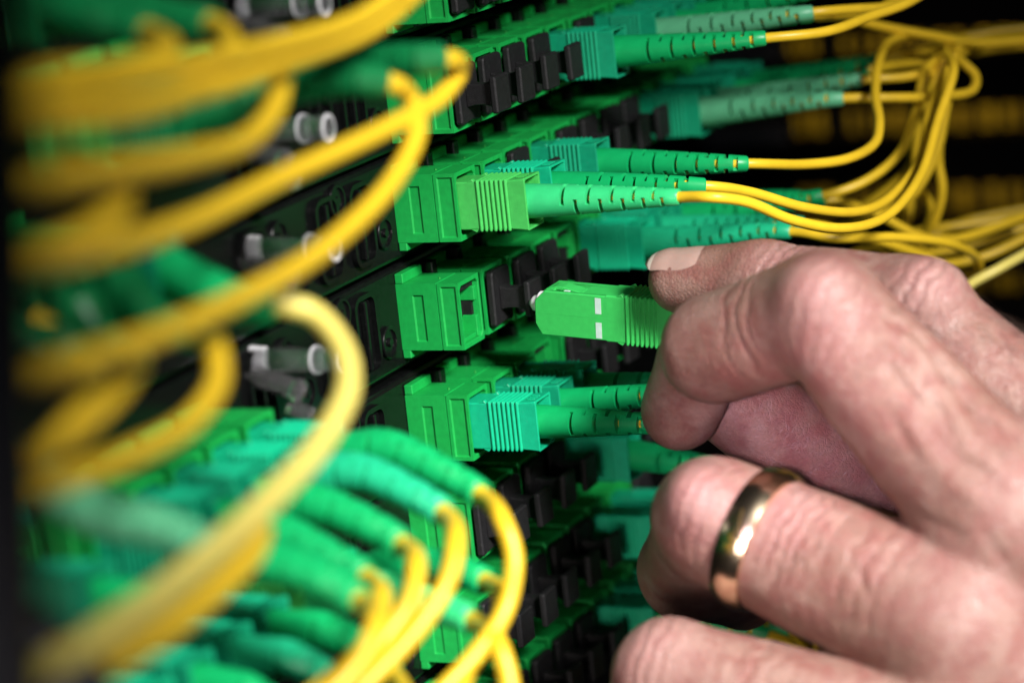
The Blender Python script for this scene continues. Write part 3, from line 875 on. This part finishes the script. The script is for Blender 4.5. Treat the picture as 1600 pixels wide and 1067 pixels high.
# ------------------------------------------------------------------ the hand
def rcone(P, a, b, r1, r2):
    a = np.asarray(a, np.float32); b = np.asarray(b, np.float32)
    ba = b - a
    l2 = float(ba @ ba); rr = r1 - r2; a2 = l2 - rr * rr; il2 = 1 / l2
    pa = P - a
    y = pa @ ba
    z = y - l2
    t = pa * l2 - y[..., None] * ba
    x2 = np.einsum('...i,...i', t, t)
    y2 = y * y * l2; z2 = z * z * l2
    k = np.sign(rr) * rr * rr * x2
    d = (np.sqrt(x2 * a2 * il2) + y * rr) * il2 - r1
    c1 = np.sign(z) * a2 * z2 > k
    c2 = np.sign(y) * a2 * y2 < k
    d = np.where(c2, np.sqrt(x2 + y2) * il2 - r1, d)
    d = np.where(c1, np.sqrt(x2 + z2) * il2 - r2, d)
    return d


def smin(a, b, k):
    h = np.clip(.5 + .5 * (b - a) / k, 0, 1)
    return b + (a - b) * h - k * h * (1 - h)


def surface_nets(F, org, h):
    s = F < 0
    nx, ny, nz = F.shape
    cnt = np.zeros((nx - 1, ny - 1, nz - 1), np.int32)
    acc = np.zeros((nx - 1, ny - 1, nz - 1, 3), np.float32)
    cs = [(i, j, k) for i in (0, 1) for j in (0, 1) for k in (0, 1)]
    sl = lambda c: (slice(c[0], nx - 1 + c[0]), slice(c[1], ny - 1 + c[1]), slice(c[2], nz - 1 + c[2]))
    for a in cs:
        for ax_ in range(3):
            if a[ax_] == 0:
                b_ = list(a); b_[ax_] = 1; b_ = tuple(b_)
                fa, fb = F[sl(a)], F[sl(b_)]
                m = (fa < 0) != (fb < 0)
                t = np.where(m, fa / np.where(m, fa - fb, 1), 0)
                cnt += m
                for q in range(3):
                    acc[..., q] += np.where(m, a[q] + (t if q == ax_ else 0), 0)
    act = cnt > 0
    idx = -np.ones(act.shape, np.int64)
    idx[act] = np.arange(act.sum())
    co = np.argwhere(act)
    V = (co + acc[act] / cnt[act][:, None]) * h + org
    faces = []
    for ax_ in range(3):
        o1, o2 = [(1, 2), (2, 0), (0, 1)][ax_]
        sa = [slice(None)] * 3; sb = [slice(None)] * 3
        sa[ax_] = slice(0, -1); sb[ax_] = slice(1, None)
        for q in (o1, o2):
            sa[q] = slice(1, -1); sb[q] = slice(1, -1)
        A, B = s[tuple(sa)], s[tuple(sb)]
        for m, flip in ((A & ~B, False), (~A & B, True)):
            e = np.argwhere(m)
            e[:, o1] += 1; e[:, o2] += 1
            def g(d1, d2):
                c = e.copy(); c[:, o1] += d1; c[:, o2] += d2
                return idx[c[:, 0], c[:, 1], c[:, 2]]
            q = np.stack([g(-1, -1), g(0, -1), g(0, 0), g(-1, 0)], 1)
            faces.append(q[:, ::-1] if flip else q)
    return V, np.concatenate(faces)


J = {k: at(*v) for k, v in dict(
    i_tip=(1064, 440, 511), i_dip=(1195, 446, 503), i_pip=(1415, 492, 488), i_mcp=(1650, 710, 478),
    m_tip=(1064, 641, 507), m_dip=(1116, 545, 490), m_d2=(1090, 566, 498), m_pip=(1285, 488, 470), m_mcp=(1565, 800, 456),
    r_tip=(1160, 925, 528), r_dip=(1076, 890, 506), r_pip=(1117, 812, 477), r_mcp=(1490, 975, 456),
    l_tip=(1120, 1180, 505), l_dip=(1010, 1130, 494), l_pip=(1047, 1052, 470), l_mcp=(1470, 1180, 452),
    t_tip=(1138, 622, 521), t_ip=(1285, 715, 529), t_mcp=(1480, 800, 534), t_cmc=(1800, 1010, 520),
    wrist=(2050, 1260, 480), wrist2=(2000, 1480, 475), arm=(2700, 1900, 470)).items()}
FING = {
    'i': [('i_tip', 'i_dip', 5.9, 8.0), ('i_dip', 'i_pip', 8.0, 10.2), ('i_pip', 'i_mcp', 10.0, 13.0)],
    'm': [('m_dip', 'm_pip', 9.7, 10.0), ('m_tip', 'm_d2', 7.3, 7.6), ('m_pip', 'm_mcp', 10.2, 13.2)],
    'r': [('r_tip', 'r_dip', 7.0, 8.6), ('r_dip', 'r_pip', 9.0, 10.0), ('r_pip', 'r_mcp', 10.8, 13.6)],
    'l': [('l_tip', 'l_dip', 6.6, 7.8), ('l_dip', 'l_pip', 8.2, 9.2), ('l_pip', 'l_mcp', 9.2, 12.0)],
    't': [('t_tip', 't_ip', 8.6, 10.6), ('t_ip', 't_mcp', 10.4, 13.0), ('t_mcp', 't_cmc', 13.0, 17.0)],
}
VH = .62
allp = np.array(list(J.values()))
vis = np.array([J[k] for k in J if k != 'arm'])
lo = vis.min(0) - 22; hi = vis.max(0) + 22
dims = np.ceil((hi - lo) / VH).astype(int)
gx, gy, gz = [lo[k] + VH * np.arange(dims[k], dtype=np.float32) for k in range(3)]
P = np.stack(np.meshgrid(gx, gy, gz, indexing='ij'), -1).astype(np.float32)
palm = None
for a, b_, r1, r2 in [('i_mcp', 'wrist', 13.0, 20.0), ('m_mcp', 'wrist', 13.5, 20.0), ('r_mcp', 'wrist2', 13.2, 20.0), ('l_mcp', 'wrist2', 12.2, 18.0), ('wrist', 'wrist2', 22, 22), ('t_cmc', 'wrist', 17.0, 20.0)]:
    d = rcone(P, J[a], J[b_], r1, r2)
    palm = d if palm is None else smin(palm, d, 5.0)
# flesh of the palm behind the knuckles
away = R[2]
for a, k in (('i_mcp', 10), ('m_mcp', 14), ('r_mcp', 14), ('l_mcp', 12)):
    palm = smin(palm, rcone(P, J[a] + away * k, J['wrist'] + away * 12, 10.5, 17), 5.0)
fd = {}
for f, segs in FING.items():
    d = None
    for n_, (a, b_, r1, r2) in enumerate(segs):
        q = rcone(P, J[a], J[b_], r1, r2)
        d = q if d is None else smin(d, q, 1.0 if a == 'm_tip' else 2.2)
    fd[f] = d
# knuckle heads and flesh pads
ball = lambda c, r: np.linalg.norm(P - np.asarray(c, np.float32), axis=-1) - r
fd['m'] = smin(fd['m'], ball(at(1283, 470, 464), 7.0), 3.0)
fd['i'] = smin(fd['i'], ball(at(1448, 470, 482), 7.4), 3.0)
fd['r'] = smin(fd['r'], ball(at(1095, 785, 470), 6.2), 3.0)
D = palm
for f, k in (('i', 5.0), ('m', 5.0), ('r', 5.0), ('l', 5.0), ('t', 4.0)):
    pass
fing = None
for f in 'imrlt':
    fing = fd[f] if fing is None else smin(fing, fd[f], 0.9)
D = smin(palm, fing, 3.2)
V, Fq = surface_nets(D, lo, VH)


# fine relief: creases and wrinkles pushed along the normals
def normals(V, Fq):
    n = np.cross(V[Fq[:, 2]] - V[Fq[:, 0]], V[Fq[:, 3]] - V[Fq[:, 1]])
    N = np.zeros_like(V)
    for k in range(4): np.add.at(N, Fq[:, k], n)
    return N / (np.linalg.norm(N, axis=1, keepdims=True) + 1e-9)
nb = np.concatenate([Fq[:, [0, 1]], Fq[:, [1, 2]], Fq[:, [2, 3]], Fq[:, [3, 0]]])
for it in range(2):                      # a little smoothing of the voxel steps
    A = np.zeros_like(V); c = np.zeros(len(V))
    np.add.at(A, nb[:, 0], V[nb[:, 1]]); np.add.at(c, nb[:, 0], 1)
    np.add.at(A, nb[:, 1], V[nb[:, 0]]); np.add.at(c, nb[:, 1], 1)
    V = V * .45 + A / c[:, None] * .55
N = normals(V, Fq)
disp = np.zeros(len(V))
knk = np.zeros(len(V))


def creases(centre, axis, spread, period, amp, reach=9.0, wob=.35):
    global disp
    c = np.asarray(centre); a = np.asarray(axis, float); a = a / np.linalg.norm(a)
    q = V - c
    t = q @ a
    rad = np.linalg.norm(q - t[:, None] * a, axis=1)
    ph = 2 * math.pi * t / period + wob * np.sin(q @ np.array([.9, .5, .7])) * 2 + np.sin(q @ np.array([.3, -.8, .5]))
    w = np.exp(-(t / spread) ** 2) * np.exp(-(np.maximum(rad - reach, 0) / 3.0) ** 2) * np.clip(1.4 - np.linalg.norm(q, axis=1) / (reach * 1.6), 0, 1)
    disp -= amp * w * np.maximum(0, np.cos(ph)) ** 3


def line_crease(pa, pb, width, amp):
    """a fold along the segment between two photo points on the surface"""
    global disp
    pa, pb = np.asarray(pa), np.asarray(pb)
    ba = pb - pa
    t = np.clip((V - pa) @ ba / (ba @ ba), 0, 1)
    d = np.linalg.norm(V - pa - t[:, None] * ba, axis=1)
    disp -= amp * np.exp(-(d / width) ** 2) * np.sin(np.clip(t, .02, .98) * math.pi) ** .5


def hit(u, v):
    """nearest hand vertex seen at photo pixel (u, v)"""
    q = (V - CAM) @ R.T
    uu = 800 + FPX * q[:, 0] / q[:, 2]; vv = 533.5 + FPX * q[:, 1] / q[:, 2]
    m = np.hypot(uu - u, vv - v) < 9
    if not m.any(): return V[np.argmin(np.hypot(uu - u, vv - v))]
    k = np.where(m)[0]
    return V[k[np.argmin(q[k, 2])]]


def kn(u, v, r, a=1.0):
    global knk
    d = np.linalg.norm(V - hit(u, v), axis=1)
    knk = np.maximum(knk, a * np.exp(-(d / r) ** 2))


for (u, v, r, a) in ((1280, 440, 9, 1), (1450, 430, 8, 1), (1080, 760, 9, 1), (990, 1010, 10, 1), (1220, 390, 7, .9), (1060, 470, 8, .5), (1480, 900, 13, .5), (1560, 760, 12, .4), (1210, 790, 7, .7)):
    kn(u, v, r, a)
creases(hit(1215, 392), J['i_pip'] - J['i_dip'], 5.0, 2.1, .62)
creases(hit(1445, 440), J['i_pip'] - J['i_dip'] + .5 * (J['i_mcp'] - J['i_pip']), 5.5, 2.9, .75)
creases(hit(1140, 500), J['m_pip'] - J['m_dip'], 5.0, 3.4, .30)
creases(hit(1285, 450), J['m_pip'] - J['m_dip'] + .6 * (J['m_mcp'] - J['m_pip']), 6.0, 2.7, .34)
creases(hit(1250, 800), J['r_mcp'] - J['r_pip'], 5.5, 2.3, .5)
creases(hit(1110, 770), J['r_mcp'] - J['r_pip'], 4.5, 2.4, .46)
creases(hit(1340, 890), J['r_mcp'] - J['r_pip'], 7.0, 3.6, .34)
creases(hit(1010, 1010), J['l_mcp'] - J['l_pip'], 4.5, 2.5, .42)
creases(hit(1180, 1030), J['l_mcp'] - J['l_pip'], 6.0, 3.4, .26)
creases(hit(1170, 655), np.array([.3, .2, 1.0]), 6, .95, .10, 7, .15)
for (a, b_, w, am) in (((1425, 500), (1470, 555), 1.1, 1.0), ((1465, 545), (1545, 670), 1.8, 1.2), ((1385, 560), (1440, 625), .9, .6), ((1380, 480), (1432, 520), .9, .6),
                       ((1400, 475), (1480, 450), .9, .8), ((1330, 870), (1350, 930), .9, .5), ((1240, 860), (1190, 920), .9, .5), ((1232, 600), (1330, 745), 1.3, .4),
                       ((1560, 640), (1600, 700), 1.2, .5), ((1500, 560), (1560, 540), 1.0, .4), ((1290, 780), (1240, 850), .8, .4), ((1320, 800), (1275, 880), .8, .4),
                       ((1395, 520), (1425, 560), .7, .45), ((1440, 600), (1490, 660), .9, .4), ((1380, 640), (1430, 720), 1.0, .3), ((1480, 700), (1560, 740), 1.1, .5),
                       ((1420, 800), (1500, 840), 1.1, .4), ((1530, 830), (1580, 900), 1.1, .4)):
    line_crease(hit(*a), hit(*b_), w, am)
# veins and uneven flesh
lump = (np.sin(V @ np.array([.33, .21, .17]) + 1) + np.sin(V @ np.array([-.19, .37, .28])) + np.sin(V @ np.array([.12, -.31, .41]) + 2)) / 3
disp += .22 * lump
for path in ([(1480, 620), (1520, 700), (1600, 760)], [(1400, 640), (1470, 740), (1540, 790)]):
    for a, b_ in zip(path, path[1:]):
        line_crease(hit(*a), hit(*b_), 1.8, -.45)
V = V + N * disp[:, None]
hand_loc = J['m_mcp']
me = bpy.data.meshes.new('hand')
me.from_pydata(((V - hand_loc) * S).tolist(), [], Fq.tolist())
me.polygons.foreach_set('use_smooth', [True] * len(me.polygons))
at_ = me.attributes.new('knuckle', 'FLOAT', 'POINT')
at_.data.foreach_set('value', knk.astype(np.float32))
me.materials.append(M_SKIN)
me.update()
hand = put('hand', me, None, hand_loc)
tag(hand, 'left hand reaching in from the right, thumb behind, pinching the green connector', 'hand')

# nail of the index finger: a curved plate on top of the fingertip
fa = J['i_dip'] - J['i_tip']; fa /= np.linalg.norm(fa)
nv = -R[1] * 1.0 - R[2] * .30 ; nv -= fa * (nv @ fa); nv /= np.linalg.norm(nv)
bv = np.cross(fa, nv)
mb = MB()
nu, nvv = 16, 14
grid = []
for layer in (0, 1):
    for i in range(nu + 1):
        tt = i / nu
        s_ = -5.7 + 13.5 * tt
        edge = min(1.0, 1 - abs(max(0, (.16 - tt) / .16)) ** 2 * .35, max(.03, 1 - (max(0, tt - .55) / .45) ** 2) ** .5)
        for j in range(nvv + 1):
            ang = (j / nvv - .5) * 2 * math.radians(58) * edge
            rr = 5.9 + 2.1 * max(0, min(1, s_ / np.linalg.norm(J['i_dip'] - J['i_tip']))) + .32 - .75 * max(0, (tt - .68) / .32) ** 1.5 - layer * .6
            if s_ < -1: rr -= (abs(s_ + 1) / 4.6) ** 2 * 1.5
            cc = rr * math.cos(ang)
            grid.append(J['i_tip'] + fa * s_ + nv * cc + bv * rr * .95 * math.sin(ang))
Q = lambda l, i, j: l * (nu + 1) * (nvv + 1) + i * (nvv + 1) + j
fs = []
for i in range(nu):
    for j in range(nvv):
        fs.append((Q(0, i, j), Q(0, i + 1, j), Q(0, i + 1, j + 1), Q(0, i, j + 1)))
        fs.append((Q(1, i, j), Q(1, i, j + 1), Q(1, i + 1, j + 1), Q(1, i + 1, j)))
for i in range(nu):
    for j in (0, nvv): fs.append((Q(0, i, j), Q(1, i, j), Q(1, i + 1, j), Q(0, i + 1, j)))
for j in range(nvv):
    for i in (0, nu): fs.append((Q(0, i, j), Q(0, i, j + 1), Q(1, i, j + 1), Q(1, i, j)))
mb.add(grid, fs)
mb.mi = [1 if max(q) % ((nu + 1) * (nvv + 1)) // (nvv + 1) <= 2 else 0 for q in fs]
put('fingernail', shift(mb, hand_loc).mesh('fingernail', [M_NAIL, M_NAILTIP], True, angle=70), hand)

# short dark hairs on the back of the hand
mb = MB()
N2 = normals(V, Fq)
q = (V - CAM) @ R.T
uu = 800 + FPX * q[:, 0] / q[:, 2]; vv = 533.5 + FPX * q[:, 1] / q[:, 2]
facing = (N2 @ R[2]) < .25
near = q[:, 2] < 492
def hairs(u0, v0, su, sv, n, ln):
    w = np.exp(-((uu - u0) / su) ** 2 - ((vv - v0) / sv) ** 2) * facing * near
    ids = np.random.choice(len(V), n, p=w / w.sum())
    for k in ids:
        L_ = ln * random.uniform(.5, 1.2)
        p0 = V[k]
        flow = R[0] * .5 + R[1] * .85 + np.random.normal(0, .35, 3)
        flow = flow - N2[k] * (flow @ N2[k]); flow /= np.linalg.norm(flow)
        p1 = p0 + (flow * .8 + N2[k] * .35) * L_ * .5
        p2 = p0 + (flow * 1.0 + N2[k] * .28) * L_
        side = np.cross(flow, N2[k])
        rs = []
        for pp, rr in ((p0 - N2[k] * .1, .03), (p1, .026), (p2, .008)):
            rs.append([pp + rr * (math.cos(a) * side + math.sin(a) * N2[k]) for a in (0, 2.1, 4.2)])
        mb.rings(rs)
hairs(1450, 500, 40, 40, 40, 5.0)
hairs(1420, 580, 50, 50, 40, 4.0)
hairs(1580, 500, 40, 50, 90, 5.5)
hairs(1560, 640, 60, 60, 70, 4.0)
hairs(1260, 830, 60, 50, 60, 3.2)
o = put('hand_hair', shift(mb, hand_loc).mesh('hand_hair', M_HAIR, True), hand)
o['kind'] = 'stuff'

# wedding ring
ra = J['r_mcp'] - J['r_pip']; lr = np.linalg.norm(ra); ra /= lr
def ring_at(tmm):
    c = J['r_pip'] + ra * tmm
    return c, 10.8 + (13.6 - 10.8) * tmm / lr
c0, rr0 = ring_at(9.0)
ring = thing('wedding_ring', c0, 'plain polished gold ring worn on the ring finger', 'ring')
mb = MB()
u_ = np.array([0, 0, 1.]) - ra * ra[2]; u_ /= np.linalg.norm(u_); w_ = np.cross(ra, u_)
tilt = ra * .22
prof = [(-2.75, .05), (-2.6, .65), (-1.5, 1.05), (-.6, 1.22), (.6, 1.22), (1.5, 1.05), (2.6, .65), (2.75, .05), (1.8, -.5), (-1.8, -.5)]
rs = []
nseg = 96
for k in range(nseg):
    a = 2 * math.pi * k / nseg
    dr = math.cos(a) * u_ + math.sin(a) * w_
    rs.append([ra * (x) + dr * (rr0 + .1 + h) for x, h in prof])
n = len(prof)
v = [p for r_ in rs for p in r_]
f = [(k * n + i, k * n + (i + 1) % n, ((k + 1) % nseg) * n + (i + 1) % n, ((k + 1) % nseg) * n + i) for k in range(nseg) for i in range(n)]
mb.add(v, f)
put('band', mb.mesh('band', M_GOLD, True, angle=50), ring)
